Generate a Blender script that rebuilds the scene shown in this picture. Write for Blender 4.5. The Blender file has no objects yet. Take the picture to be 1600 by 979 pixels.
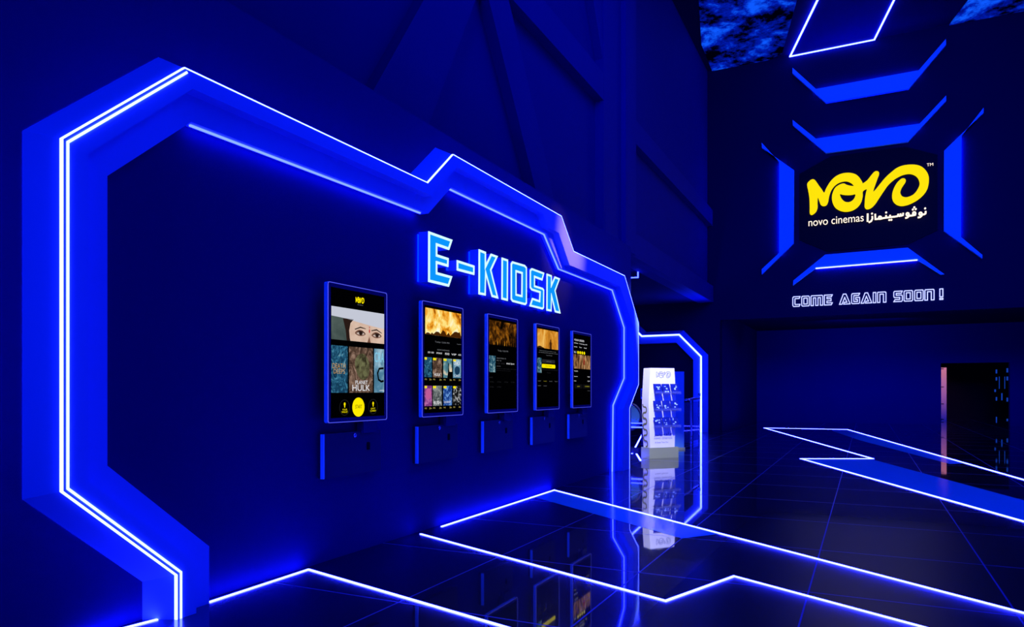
import bpy, bmesh, math, random
from mathutils import Vector
from mathutils.geometry import tessellate_polygon

# ------------------------------------------------------------------ camera, world, lights, exposure
scene = bpy.context.scene
COL = scene.collection
F_PX, CX, HORIZON = 1123.0, 800.0, 609.0
TH = math.atan(553 / 1123.0)
CAM = Vector((3.5415, 0.0, 1.25))
cd = bpy.data.cameras.new('camera')
cam = bpy.data.objects.new('camera', cd)
COL.objects.link(cam)
cam.location = CAM
cam.rotation_euler = (math.pi / 2, 0, TH)
cd.sensor_width = 36.0
cd.lens = F_PX / 1600 * 36
cd.shift_y = (HORIZON - 489.5) / 1600
cd.clip_end = 200
scene.camera = cam

scene.view_settings.view_transform = 'Standard'
scene.view_settings.look = 'None'
scene.view_settings.gamma = 1
scene.view_settings.exposure = 0
scene.view_settings.use_curve_mapping = False

w = bpy.data.worlds.new('world')
scene.world = w
w.use_nodes = True
w.node_tree.nodes['Background'].inputs[0].default_value = (0.0004, 0.020, 1.0, 1)
w.node_tree.nodes['Background'].inputs[1].default_value = 0.50


def area(name, loc, target, size, energy, color):
    d = bpy.data.lights.new(name, 'AREA')
    d.size = size
    d.energy = energy
    d.color = color
    o = bpy.data.objects.new(name, d)
    o.location = loc
    o.rotation_euler = (Vector(target) - Vector(loc)).to_track_quat('-Z', 'Y').to_euler()
    COL.objects.link(o)
    return o


def spot(name, loc, target, energy, color, angle, blend=0.6, size=0.05):
    d = bpy.data.lights.new(name, 'SPOT')
    d.energy = energy
    d.color = color
    d.spot_size = math.radians(angle)
    d.spot_blend = blend
    d.shadow_soft_size = size
    o = bpy.data.objects.new(name, d)
    o.location = loc
    o.rotation_euler = (Vector(target) - Vector(loc)).to_track_quat('-Z', 'Y').to_euler()
    COL.objects.link(o)
    return o


BLUE = (0.0, 0.022, 1.0)
area('hall_fill', (11, 2, 9.5), (0, 8, 2.5), 6, 400, BLUE)  # unseen area fill standing in for the hall's general blue light
wl_ = area('hall_fill', (6, -5, 8), (4, 22, 6), 5, 620, BLUE)  # unseen fill added to brighten the end wall and its brackets
wl_.data.spread = math.radians(50)
area('overhead_fill', (5, 9, 10.5), (5, 9, 0), 7, 1000, BLUE)  # added out of view overhead to brighten the floor inlays
area('recess_light', (3.5, 26.5, 3.55), (3.0, 30.5, 0.6), 2.5, 190, BLUE)
fl_ = area('rear_fill', (1.6, -6, 2.6), (0.05, 3.5, 1.6), 2.0, 30, BLUE)  # added fill behind the camera for the portal's near side faces
fl_.data.spread = math.radians(50)
spot('stand_spotlight', (0.75, 10.6, 4.5), (0.1, 12.95, 0.9), 1900, (0.82, 0.82, 1.0), 30)
spot('frame_spotlight', (3.6, 8.6, 6.0), (0.17, 8.55, 3.12), 2000, (1.0, 0.36, 0.10), 15, 1.0)
spot('beam_underside_fill', (-0.76, 20.7, 2.5), (-0.76, 20.4, 3.9), 420, BLUE, 110, 1.0)  # added spot without a fixture, brightens the underside of the passage beam
spot('corridor_spotlight', (6.6, 31.8, 3.5), (6.45, 34.0, 1.7), 300, (1.0, 0.33, 0.50), 40, 0.9)


# ------------------------------------------------------------------ materials
def lin(c):
    return tuple(((v / 255) / 12.92 if v / 255 <= 0.04045 else ((v / 255 + 0.055) / 1.055) ** 2.4) for v in c)


def mat(name, color, rough=0.6, metal=0.0, spec=0.3, noise=0.0, nscale=6.0):
    m = bpy.data.materials.new(name)
    m.use_nodes = True
    nt = m.node_tree
    b = nt.nodes['Principled BSDF']
    b.inputs['Base Color'].default_value = (*color, 1)
    b.inputs['Roughness'].default_value = rough
    b.inputs['Metallic'].default_value = metal
    b.inputs['Specular IOR Level'].default_value = spec
    if noise:
        tc = nt.nodes.new('ShaderNodeTexCoord')
        n = nt.nodes.new('ShaderNodeTexNoise')
        n.inputs['Scale'].default_value = nscale
        n.inputs['Detail'].default_value = 4
        mx = nt.nodes.new('ShaderNodeMix')
        mx.data_type = 'RGBA'
        mx.inputs[6].default_value = (*[v * (1 - noise) for v in color], 1)
        mx.inputs[7].default_value = (*[min(1, v * (1 + noise)) for v in color], 1)
        nt.links.new(tc.outputs['Object'], n.inputs['Vector'])
        nt.links.new(n.outputs['Fac'], mx.inputs[0])
        nt.links.new(mx.outputs[2], b.inputs['Base Color'])
    return m


def emis(name, color, strength=1.0):
    m = bpy.data.materials.new(name)
    m.use_nodes = True
    b = m.node_tree.nodes['Principled BSDF']
    b.inputs['Base Color'].default_value = (0.0, 0.0, 0.0, 1)
    b.inputs['Roughness'].default_value = 0.5
    b.inputs['Specular IOR Level'].default_value = 0.0
    b.inputs['Emission Color'].default_value = (*color, 1)
    b.inputs['Emission Strength'].default_value = strength
    return m


def picture(name, stops, scale=8.0, dist=1.5, strength=1.0, stretch=(1, 1, 1), grad=None):
    """a screen image: noise through a colour ramp, shown by the display"""
    m = emis(name, (0, 0, 0), strength)
    nt = m.node_tree
    b = nt.nodes['Principled BSDF']
    tc = nt.nodes.new('ShaderNodeTexCoord')
    mp = nt.nodes.new('ShaderNodeMapping')
    mp.inputs['Scale'].default_value = stretch
    n = nt.nodes.new('ShaderNodeTexNoise')
    n.inputs['Scale'].default_value = scale
    n.inputs['Detail'].default_value = 8
    n.inputs['Roughness'].default_value = 0.62
    n.inputs['Distortion'].default_value = dist
    r = nt.nodes.new('ShaderNodeValToRGB')
    el = r.color_ramp.elements
    el[0].position, el[0].color = stops[0][0], (*lin(stops[0][1]), 1)
    el[1].position, el[1].color = stops[-1][0], (*lin(stops[-1][1]), 1)
    for p, c in stops[1:-1]:
        e = el.new(p)
        e.color = (*lin(c), 1)
    nt.links.new(tc.outputs['Object'], mp.inputs['Vector'])
    nt.links.new(mp.outputs[0], n.inputs['Vector'])
    src = n.outputs['Fac']
    if grad:                                    # (z_low, z_high, weight): the picture itself brightens towards z_high
        sx = nt.nodes.new('ShaderNodeSeparateXYZ')
        mr = nt.nodes.new('ShaderNodeMapRange')
        mr.inputs['From Min'].default_value = grad[0]
        mr.inputs['From Max'].default_value = grad[1]
        mr.inputs['To Min'].default_value = 0
        mr.inputs['To Max'].default_value = grad[2]
        ad = nt.nodes.new('ShaderNodeMath')
        ad.operation = 'ADD'
        nt.links.new(tc.outputs['Object'], sx.inputs[0])
        nt.links.new(sx.outputs[2], mr.inputs['Value'])
        nt.links.new(src, ad.inputs[0])
        nt.links.new(mr.outputs[0], ad.inputs[1])
        src = ad.outputs[0]
    nt.links.new(src, r.inputs['Fac'])
    nt.links.new(r.outputs['Color'], b.inputs['Emission Color'])
    return m


M = {}
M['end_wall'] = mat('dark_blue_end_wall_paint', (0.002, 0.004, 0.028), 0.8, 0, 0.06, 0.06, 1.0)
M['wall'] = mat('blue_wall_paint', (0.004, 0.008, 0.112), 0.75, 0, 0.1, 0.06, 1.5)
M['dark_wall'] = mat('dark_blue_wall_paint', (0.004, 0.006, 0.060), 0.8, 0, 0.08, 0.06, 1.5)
M['truss'] = mat('blue_steel_paint', (0.006, 0.011, 0.125), 0.7, 0, 0.1, 0.08, 1.2)
M['ceiling'] = mat('dark_ceiling_paint', (0.003, 0.004, 0.04), 0.85, 0, 0.05)
M['frame'] = mat('pale_frame_paint', (0.20, 0.38, 0.90), 0.5, 0, 0.15, 0.03, 3)
M['led'] = emis('led_strip_glow', (0.022, 0.032, 1.0), 45)
M['floor_led'] = emis('floor_led_glow', (0.0135, 0.0175, 1.0), 80)
M['soft_led'] = emis('cove_led_glow', (0.008, 0.013, 1.0), 36)
M['bracket'] = mat('pale_bracket_paint', (0.10, 0.70, 0.80), 0.5, 0, 0.1, 0.03, 3)
M['line_led'] = emis('line_glow', (0.5, 0.55, 1.0), 1.8)
M['back_led'] = emis('hidden_led_glow', (0.0, 0.005, 1.0), 150)
M['halo'] = emis('halo_led_glow', (0.0, 0.006, 1.0), 12)
M['cyan'] = emis('cyan_acrylic_glow', lin((10, 150, 255)), 1.0)
M['rim'] = emis('white_rim_glow', lin((205, 246, 255)), 1.15)
M['neon'] = emis('white_neon_glow', (0.40, 0.44, 1.0), 1.9)
M['yellow'] = emis('yellow_sign_glow', lin((255, 229, 12)), 1.0)
M['tag'] = emis('warm_white_sign_glow', (1.0, 0.82, 0.66), 1.4)
M['black'] = mat('black_panel', (0.002, 0.002, 0.004), 0.5, 0, 0.05)
M['screen_black'] = emis('black_display', (0.0002, 0.0002, 0.0006), 1)
M['housing'] = mat('pale_kiosk_housing', (0.30, 0.95, 0.95), 0.4, 0, 0.2)
M['edge'] = emis('rim_highlight_glow', (0.07, 0.08, 0.85), 1.0)  # bright highlight of the kiosk rim put in as a glow; no lamp
M['bezel'] = mat('dark_kiosk_bezel', (0.01, 0.012, 0.09), 0.25, 0, 0.15)
M['box'] = mat('dark_card_box', (0.008, 0.010, 0.062), 0.4, 0, 0.15)
M['chrome'] = mat('bright_metal', (0.7, 0.7, 0.75), 0.25, 0.9, 0.5)
M['stand'] = mat('white_stand_board', (0.80, 0.80, 0.82), 0.5, 0, 0.2)
M['plinth'] = mat('grey_plinth', (0.30, 0.33, 0.16), 0.6, 0, 0.2)
M['squiggle'] = mat('olive_print', (0.22, 0.21, 0.08), 0.6, 0, 0.1)
M['grey_print'] = mat('grey_print', (0.20, 0.22, 0.34), 0.6, 0, 0.1)
M['dark_print'] = mat('dark_print', (0.05, 0.06, 0.16), 0.6, 0, 0.1)
M['brochure'] = mat('blue_brochure_paper', (0.004, 0.012, 0.22), 0.5, 0, 0.15, 0.6, 14)
M['brochure_pale'] = mat('pale_blue_print', (0.35, 0.5, 0.85), 0.5, 0, 0.2)
M['pillar'] = mat('pale_pillar_paint', (0.6, 0.55, 0.55), 0.6, 0, 0.2)
M['white_px'] = emis('screen_white', lin((235, 235, 240)), 1)
M['grey_px'] = emis('screen_grey', lin((110, 112, 118)), 1)
M['dim_px'] = emis('screen_dim', lin((38, 38, 42)), 1)
M['yellow_px'] = emis('screen_yellow', lin((255, 235, 0)), 1)
M['cyan_px'] = emis('screen_cyan', lin((130, 205, 235)), 1)
M['ink_px'] = emis('screen_black_ink', (0.001, 0.001, 0.001), 1)
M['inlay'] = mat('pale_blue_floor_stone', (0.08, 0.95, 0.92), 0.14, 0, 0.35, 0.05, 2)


def glass_mat(name, color, alpha):
    m = bpy.data.materials.new(name)
    m.use_nodes = True
    nt = m.node_tree
    b = nt.nodes['Principled BSDF']
    b.inputs['Base Color'].default_value = (*color, 1)
    b.inputs['Roughness'].default_value = 0.05
    b.inputs['Alpha'].default_value = alpha
    b.inputs['Specular IOR Level'].default_value = 0.5
    return m


M['glass'] = glass_mat('blue_tinted_glass', (0.05, 0.16, 0.42), 0.35)
M['clear'] = glass_mat('clear_acrylic', (0.4, 0.5, 0.9), 0.06)

# polished black floor with thin pale joints
m = bpy.data.materials.new('polished_black_tile')
m.use_nodes = True
nt = m.node_tree
b = nt.nodes['Principled BSDF']
b.inputs['Specular IOR Level'].default_value = 0.12
b.inputs['Roughness'].default_value = 0.36
b.inputs['Coat Weight'].default_value = 1.0
b.inputs['Coat IOR'].default_value = 1.75
tc = nt.nodes.new('ShaderNodeTexCoord')
sp = nt.nodes.new('ShaderNodeSeparateXYZ')
gp = nt.nodes.new('ShaderNodeNewGeometry')
nt.links.new(gp.outputs['Position'], sp.inputs[0])


def joint(sock, off, pitch, width):
    a = nt.nodes.new('ShaderNodeMath'); a.operation = 'SUBTRACT'; a.inputs[1].default_value = off
    d = nt.nodes.new('ShaderNodeMath'); d.operation = 'PINGPONG'; d.inputs[1].default_value = pitch / 2
    c = nt.nodes.new('ShaderNodeMath'); c.operation = 'LESS_THAN'; c.inputs[1].default_value = width / 2
    nt.links.new(sock, a.inputs[0]); nt.links.new(a.outputs[0], d.inputs[0]); nt.links.new(d.outputs[0], c.inputs[0])
    return c.outputs[0]


jx = joint(sp.outputs[0], 2.146, 1.076, 0.010)
jy = joint(sp.outputs[1], 6.106, 1.30, 0.014)
mxn = nt.nodes.new('ShaderNodeMath'); mxn.operation = 'MAXIMUM'
nt.links.new(jx, mxn.inputs[0]); nt.links.new(jy, mxn.inputs[1])
mc = nt.nodes.new('ShaderNodeMix'); mc.data_type = 'RGBA'
mc.inputs[6].default_value = (0.0012, 0.0016, 0.010, 1)
mc.inputs[7].default_value = (0.03, 0.06, 0.42, 1)
nt.links.new(mxn.outputs[0], mc.inputs[0]); nt.links.new(mc.outputs[2], b.inputs['Base Color'])
nz = nt.nodes.new('ShaderNodeTexNoise'); nz.inputs['Scale'].default_value = 0.7; nz.inputs['Detail'].default_value = 3
nt.links.new(tc.outputs['Object'], nz.inputs['Vector'])
rr = nt.nodes.new('ShaderNodeMapRange'); rr.inputs['To Min'].default_value = 0.004; rr.inputs['To Max'].default_value = 0.045
nt.links.new(nz.outputs['Fac'], rr.inputs['Value'])
ra = nt.nodes.new('ShaderNodeMath'); ra.operation = 'MULTIPLY_ADD'; ra.inputs[1].default_value = 0.5
nt.links.new(mxn.outputs[0], ra.inputs[0]); nt.links.new(rr.outputs[0], ra.inputs[2])
# duller coat in one zone, added there so the sign's reflection blurs out


def ramp(sock, lo, hi):
    r = nt.nodes.new('ShaderNodeMapRange'); r.interpolation_type = 'SMOOTHSTEP'
    r.inputs['From Min'].default_value = min(lo, hi); r.inputs['From Max'].default_value = max(lo, hi)
    r.inputs['To Min'].default_value = 0 if lo < hi else 1; r.inputs['To Max'].default_value = 1 if lo < hi else 0
    nt.links.new(sock, r.inputs['Value'])
    return r.outputs[0]


wm = nt.nodes.new('ShaderNodeMath'); wm.operation = 'MULTIPLY'
nt.links.new(ramp(sp.outputs[0], 2.3, 2.9), wm.inputs[0]); nt.links.new(ramp(sp.outputs[1], 8.5, 6.8), wm.inputs[1])
wa = nt.nodes.new('ShaderNodeMath'); wa.operation = 'MULTIPLY_ADD'; wa.inputs[1].default_value = 0.24
nt.links.new(wm.outputs[0], wa.inputs[0]); nt.links.new(ra.outputs[0], wa.inputs[2])
nt.links.new(wa.outputs[0], b.inputs['Coat Roughness'])
ww = nt.nodes.new('ShaderNodeMath'); ww.operation = 'MULTIPLY_ADD'; ww.inputs[1].default_value = -0.65; ww.inputs[2].default_value = 1.0
nt.links.new(wm.outputs[0], ww.inputs[0]); nt.links.new(ww.outputs[0], b.inputs['Coat Weight'])
M['floor'] = m

# cloud print of the backlit ceiling panels
m = emis('cloud_print_glow', (0, 0, 0), 1.0)
nt = m.node_tree
b = nt.nodes['Principled BSDF']
tc = nt.nodes.new('ShaderNodeTexCoord')
n1 = nt.nodes.new('ShaderNodeTexNoise'); n1.inputs['Scale'].default_value = 0.85; n1.inputs['Detail'].default_value = 9; n1.inputs['Roughness'].default_value = 0.68; n1.inputs['Distortion'].default_value = 0.15
rp = nt.nodes.new('ShaderNodeValToRGB')
rp.color_ramp.elements[0].position = 0.44; rp.color_ramp.elements[0].color = (0.0, 0.0, 0.004, 1)
rp.color_ramp.elements[1].position = 0.61; rp.color_ramp.elements[1].color = (0.004, 0.10, 1.0, 1)
e = rp.color_ramp.elements.new(0.53); e.color = (0.0, 0.010, 0.42, 1)
nt.links.new(tc.outputs['Object'], n1.inputs['Vector'])
nt.links.new(n1.outputs['Fac'], rp.inputs['Fac'])
nt.links.new(rp.outputs['Color'], b.inputs['Emission Color'])
M['cloud'] = m


# ------------------------------------------------------------------ geometry helpers
class Frame:
    """a plane in the place: origin, horizontal u, vertical v, outward normal w"""
    def __init__(self, o, u, v):
        self.o, self.u, self.v = Vector(o), Vector(u).normalized(), Vector(v).normalized()
        self.n = self.u.cross(self.v)

    def p(self, u, v, w=0.0):
        return self.o + self.u * u + self.v * v + self.n * w


WALL = Frame((0, 0, 0), (0, 1, 0), (0, 0, 1))              # kiosk wall, looking from the hall
BACK = Frame((0, 21.9, 0), (1, 0, 0), (0, 0, 1))           # end wall with the signs
GROUND = Frame((0, 0, 0), (1, 0, 0), (0, 1, 0))


def ray(px, py):
    a, bb = (px - CX) / F_PX, (HORIZON - py) / F_PX
    s, c = math.sin(TH), math.cos(TH)
    return Vector((-s + a * c, c + a * s, bb))


def on(fr, wv, px, py):
    """where a sight line meets the plane at height wv over the frame -> (u, v)"""
    d = ray(px, py)
    t = ((fr.o + fr.n * wv - CAM).dot(fr.n)) / d.dot(fr.n)
    q = CAM + d * t - fr.o
    return (q.dot(fr.u), q.dot(fr.v))


def link(name, verts, faces, material, parent=None, root=None, smooth=False):
    """one mesh object; root = the world position of its thing's Empty (children keep zero offset)"""
    me = bpy.data.meshes.new(name)
    if root is None and parent is None:
        xs = [v[0] for v in verts]; ys = [v[1] for v in verts]; zs = [v[2] for v in verts]
        root = Vector(((min(xs) + max(xs)) / 2, (min(ys) + max(ys)) / 2, min(zs)))
        loc = root
    else:
        if root is None:
            q = parent
            root = Vector((0, 0, 0))
            while q:
                root += q.location
                q = q.parent
        loc = Vector((0, 0, 0)) if parent else root
    me.from_pydata([tuple(Vector(v) - root) for v in verts], [], faces)
    bm = bmesh.new()
    bm.from_mesh(me)
    bmesh.ops.recalc_face_normals(bm, faces=bm.faces)
    bm.to_mesh(me)
    bm.free()
    me.materials.append(material)
    if smooth:
        for p in me.polygons:
            p.use_smooth = True
    o = bpy.data.objects.new(name, me)
    o.location = loc
    o.parent = parent
    COL.objects.link(o)
    return o


def tag(o, label, cat, group=None, kind=None):
    o['label'] = label
    o['category'] = cat
    if group:
        o['group'] = group
    if kind:
        o['kind'] = kind
    return o


def thing(name, loc, label, cat, group=None):
    o = bpy.data.objects.new(name, None)
    o.location = loc
    o.empty_display_size = 0.1
    COL.objects.link(o)
    return tag(o, label, cat, group)


def struct(o):
    o['kind'] = 'structure'
    return o


class G:
    """collects solids for one mesh"""
    def __init__(self):
        self.v, self.f = [], []

    def add(self, verts, faces):
        k = len(self.v)
        self.v += [Vector(x) for x in verts]
        self.f += [tuple(i + k for i in f) for f in faces]

    def box(self, a, b_):
        (x0, y0, z0), (x1, y1, z1) = a, b_
        self.add([(x0, y0, z0), (x1, y0, z0), (x1, y1, z0), (x0, y1, z0), (x0, y0, z1), (x1, y0, z1), (x1, y1, z1), (x0, y1, z1)],
                 [(0, 3, 2, 1), (4, 5, 6, 7), (0, 1, 5, 4), (1, 2, 6, 5), (2, 3, 7, 6), (3, 0, 4, 7)])

    def prism(self, fr, loops, w0, w1):
        """loops: first the outline, then holes, as (u, v) points"""
        flat = [q for L in loops for q in L]
        tris = tessellate_polygon([[Vector((a, c, 0)) for a, c in L] for L in loops])
        n = len(flat)
        vs = [fr.p(a, c, w0) for a, c in flat] + [fr.p(a, c, w1) for a, c in flat]
        fs = [tuple(t) for t in tris] + [tuple(i + n for i in t) for t in tris]
        k = 0
        for L in loops:
            for i in range(len(L)):
                j = (i + 1) % len(L)
                fs.append((k + i, k + j, n + k + j, n + k + i))
            k += len(L)
        self.add(vs, fs)

    def flat(self, fr, loops, w0):
        flat = [q for L in loops for q in L]
        tris = tessellate_polygon([[Vector((a, c, 0)) for a, c in L] for L in loops])
        self.add([fr.p(a, c, w0) for a, c in flat], [tuple(t) for t in tris])

    def strip(self, fr, path, width, w0, w1, closed=False, side=0.0):
        """a band along a path lying in the frame; side shifts it to the left (+) or right (-)"""
        if closed:
            self.prism(fr, [offset(path, width / 2 + side, True), offset(path, -width / 2 + side, True)], w0, w1)
        else:
            self.prism(fr, [offset(path, width / 2 + side) + offset(path, -width / 2 + side)[::-1]], w0, w1)

    def tube(self, pts, r, n=8):
        pts = [Vector(p) for p in pts]
        rings = []
        for i, p in enumerate(pts):
            d = (pts[min(i + 1, len(pts) - 1)] - pts[max(i - 1, 0)]).normalized()
            a = d.orthogonal().normalized() if i == 0 else (rings[-1][1] - d * rings[-1][1].dot(d)).normalized()
            bb = d.cross(a)
            rings.append(([p + (a * math.cos(t) + bb * math.sin(t)) * r for t in [2 * math.pi * k / n for k in range(n)]], a))
        vs = [v for R, _ in rings for v in R]
        fs = []
        for i in range(len(pts) - 1):
            for k in range(n):
                fs.append((i * n + k, i * n + (k + 1) % n, (i + 1) * n + (k + 1) % n, (i + 1) * n + k))
        fs += [tuple(range(n))[::-1], tuple((len(pts) - 1) * n + k for k in range(n))]
        self.add(vs, fs)

    def obj(self, name, material, parent=None, root=None, smooth=False):
        return link(name, self.v, self.f, material, parent, root, smooth)


def offset(path, d, closed=False):
    """shift a polyline or outline sideways (left is +) with mitred corners"""
    n = len(path)
    out = []
    for i in range(n):
        p = Vector(path[i])
        a = Vector(path[i - 1]) if (closed or i > 0) else None
        c = Vector(path[(i + 1) % n]) if (closed or i < n - 1) else None
        ns = []
        if a is not None and (p - a).length > 1e-9:
            e = (p - a).normalized(); ns.append(Vector((-e.y, e.x)))
        if c is not None and (c - p).length > 1e-9:
            e = (c - p).normalized(); ns.append(Vector((-e.y, e.x)))
        if len(ns) == 2:
            q = ns[0] + ns[1]
            q = q / max(q.dot(ns[0]), 0.25) if q.length > 1e-6 else ns[0]
        else:
            q = ns[0]
        out.append(tuple(p + q * d))
    return out


def rect(u0, v0, u1, v1):
    return [(u0, v0), (u1, v0), (u1, v1), (u0, v1)]


def rrect(u0, v0, u1, v1, r, n=5):
    pts = []
    for cx, cy, a0 in ((u1 - r, v0 + r, -90), (u1 - r, v1 - r, 0), (u0 + r, v1 - r, 90), (u0 + r, v0 + r, 180)):
        for k in range(n + 1):
            t = math.radians(a0 + 90 * k / n)
            pts.append((cx + r * math.cos(t), cy + r * math.sin(t)))
    return pts


def disc(u, v, ru, rv=None, n=28):
    rv = rv or ru
    return [(u + ru * math.cos(2 * math.pi * k / n), v + rv * math.sin(2 * math.pi * k / n)) for k in range(n)]


def smooth_loop(pts, n=4):
    out = []
    m_ = len(pts)
    for i in range(m_):
        p0, p1, p2, p3 = [Vector(pts[(i + k) % m_]) for k in (-1, 0, 1, 2)]
        for k in range(n):
            t = k / n
            out.append(tuple(0.5 * ((2 * p1) + (p2 - p0) * t + (2 * p0 - 5 * p1 + 4 * p2 - p3) * t * t + (3 * p1 - p0 - 3 * p2 + p3) * t ** 3)))
    return out


def smooth_path(pts, n=5):
    out = []
    for i in range(len(pts) - 1):
        p0 = Vector(pts[max(i - 1, 0)]); p1 = Vector(pts[i]); p2 = Vector(pts[i + 1]); p3 = Vector(pts[min(i + 2, len(pts) - 1)])
        for k in range(n):
            t = k / n
            out.append(tuple(0.5 * ((2 * p1) + (p2 - p0) * t + (2 * p0 - 5 * p1 + 4 * p2 - p3) * t * t + (3 * p1 - p0 - 3 * p2 + p3) * t ** 3)))
    out.append(tuple(pts[-1]))
    return out


def clean(L):
    """drop a repeated closing point / wrong winding: outlines run counter-clockwise"""
    a = sum(L[i][0] * L[(i + 1) % len(L)][1] - L[(i + 1) % len(L)][0] * L[i][1] for i in range(len(L)))
    return L if a > 0 else L[::-1]


_text_cache = {}


def text_mesh(s):
    if s not in _text_cache:
        c = bpy.data.curves.new('lettering', 'FONT')
        c.body = s
        o = bpy.data.objects.new('lettering', c)
        COL.objects.link(o)
        bpy.context.view_layer.update()
        me = bpy.data.meshes.new_from_object(o.evaluated_get(bpy.context.evaluated_depsgraph_get()))
        vs = [(v.co.x, v.co.y) for v in me.vertices]
        fs = [tuple(p.vertices) for p in me.polygons]
        bpy.data.objects.remove(o)
        bpy.data.meshes.remove(me)
        bpy.data.curves.remove(c)
        _text_cache[s] = (vs, fs)
    return _text_cache[s]


def add_text(g, fr, s, u0, v0, u1, v1, w0):
    """flat lettering stretched to fill the rectangle"""
    vs, fs = text_mesh(s)
    x0, x1 = min(v[0] for v in vs), max(v[0] for v in vs)
    y0, y1 = min(v[1] for v in vs), max(v[1] for v in vs)
    g.add([fr.p(u0 + (x - x0) / (x1 - x0) * (u1 - u0), v0 + (y - y0) / (y1 - y0) * (v1 - v0), w0) for x, y in vs], fs)


def bx(name, a, b_, material):
    g = G(); g.box(a, b_)
    return g.obj(name, material)


# ------------------------------------------------------------------ the setting
CEIL = 10.74
struct(bx('floor', (-9, -7, -0.1), (15, 46, 0.0), M['floor']))
struct(bx('ceiling', (-9, -7, CEIL + 0.06), (15, 46, CEIL + 0.2), M['ceiling']))
PARA = 3.65
struct(bx('wall_left', (-0.30, -7, 0), (0.0, 11.72, PARA), M['wall']))
# upper wall over the passage: panels behind the steel truss
struct(bx('wall_left_upper', (-1.0, -7, 3.3), (-0.72, 11.74, CEIL + 0.06), M['wall']))
struct(bx('wall_left_gallery', (-1.0, 11.74, 3.87), (-0.72, 21.9, CEIL + 0.06), M['wall']))
# end wall: pier, lintel wall, recess
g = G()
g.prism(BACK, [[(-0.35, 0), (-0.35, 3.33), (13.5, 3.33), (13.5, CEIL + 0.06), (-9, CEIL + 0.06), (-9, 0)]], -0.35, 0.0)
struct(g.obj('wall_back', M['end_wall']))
RY = 30.0
REC = Frame((0, RY, 0), (1, 0, 0), (0, 0, 1))
dl = on(REC, 0, 1470, 640)[0]
dr = on(REC, 0, 1578, 640)[0]
dt = on(REC, 0, 1480, 567)[1]
g = G()
g.prism(REC, [[(-0.6, 0), (dl, 0), (dl, dt), (dr, dt), (dr, 0), (14.0, 0), (14.0, 3.6), (-0.6, 3.6)]], -0.25, 0.0)
struct(g.obj('wall_recess', M['wall']))
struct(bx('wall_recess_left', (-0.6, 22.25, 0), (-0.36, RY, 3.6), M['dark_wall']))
struct(bx('ceiling_recess', (-0.6, 22.25, 3.6), (14.0, RY + 0.3, 3.7), M['ceiling']))
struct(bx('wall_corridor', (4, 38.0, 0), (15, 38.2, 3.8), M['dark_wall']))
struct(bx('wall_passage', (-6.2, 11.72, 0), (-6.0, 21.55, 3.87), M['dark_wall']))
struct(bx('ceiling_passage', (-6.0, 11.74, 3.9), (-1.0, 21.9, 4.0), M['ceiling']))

# steel truss on the upper left wall
TRUSS = Frame((-0.56, 0, 0), (0, 1, 0), (0, 0, 1))


def trim(k, loops, w0=-0.16, w1=0.0, m_='truss'):
    g = G()
    g.prism(TRUSS, [loops], w0, w1)
    return struct(g.obj('trim_%d' % k, M[m_]))


trim(1, rect(-7, 6.30, 11.95, 6.78), -0.16, 0.0)                     # chord over the kiosks
trim(2, rect(13.58, 6.15, 21.9, 6.62), -0.16, -0.005)                # chord beyond the column
trim(3, rect(11.95, 3.87, 12.94, CEIL + 0.06), -0.16, 0.003)         # column
trim(4, rect(12.92, 3.87, 13.58, CEIL + 0.06), -0.16, 0.10)          # its bright flange
trim(5, rect(12.0, 3.871, 21.9, 4.35), -0.42, 0.012)                 # beam over the passage
trim(6, [(6.02, 3.4), (5.0, 3.4), (6.32, 5.35), (6.90, 6.30), (7.60, 6.30), (7.377, 5.814)], -0.16, -0.01)
trim(7, [(9.55, 3.4), (10.1, 3.4), (9.472, 4.546), (8.236, 6.30), (7.55, 6.30), (7.746, 5.962)], -0.16, -0.015)
trim(8, [(9.9, 10.7), (11.0, 8.6), (12.1, 6.78), (12.7, 6.78), (11.6, 8.9), (10.9, 10.7)], -0.16, -0.02)
trim(9, [(3.2, 6.78), (3.9, 6.78), (7.0, 10.7), (6.2, 10.7)], -0.16, -0.02)

# ------------------------------------------------------------------ the big illuminated portal round the kiosks
D1, D2 = 0.175, 0.09
FO = [(2.710, 0.0), (2.710, 0.244), (2.088, 0.778), (2.088, 2.423), (2.757, 3.020), (5.206, 3.020), (5.628, 3.386), (8.215, 3.388),
      (8.632, 3.026), (10.802, 3.022), (11.563, 2.348), (11.563, 1.345), (11.06, 0.965), (11.06, 0.0)]
FI = [(2.832, 0.0), (2.832, 0.282), (2.208, 0.809), (2.208, 2.391), (2.809, 2.928), (5.274, 2.928), (5.693, 3.294), (7.644, 3.297),
      (7.803, 3.172), (8.128, 3.168), (8.488, 2.832), (10.575, 2.830), (11.283, 2.263), (11.283, 1.374), (10.72, 0.953), (10.72, 0.0)]
MI = [(2.994, 0.0), (2.994, 0.335), (2.364, 0.867), (2.364, 2.335), (2.87, 2.778), (5.345, 2.80), (5.735, 3.130), (7.96, 3.134),
      (8.42, 2.785), (10.56, 2.785), (11.17, 2.256), (11.17, 1.436), (10.61, 1.013), (10.57, 0.0)]
SPL = 0.085


def foot(L):
    L = list(L)
    L[0] = (L[0][0], 0.0)
    L[-1] = (L[-1][0], 0.0)
    return L


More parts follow.
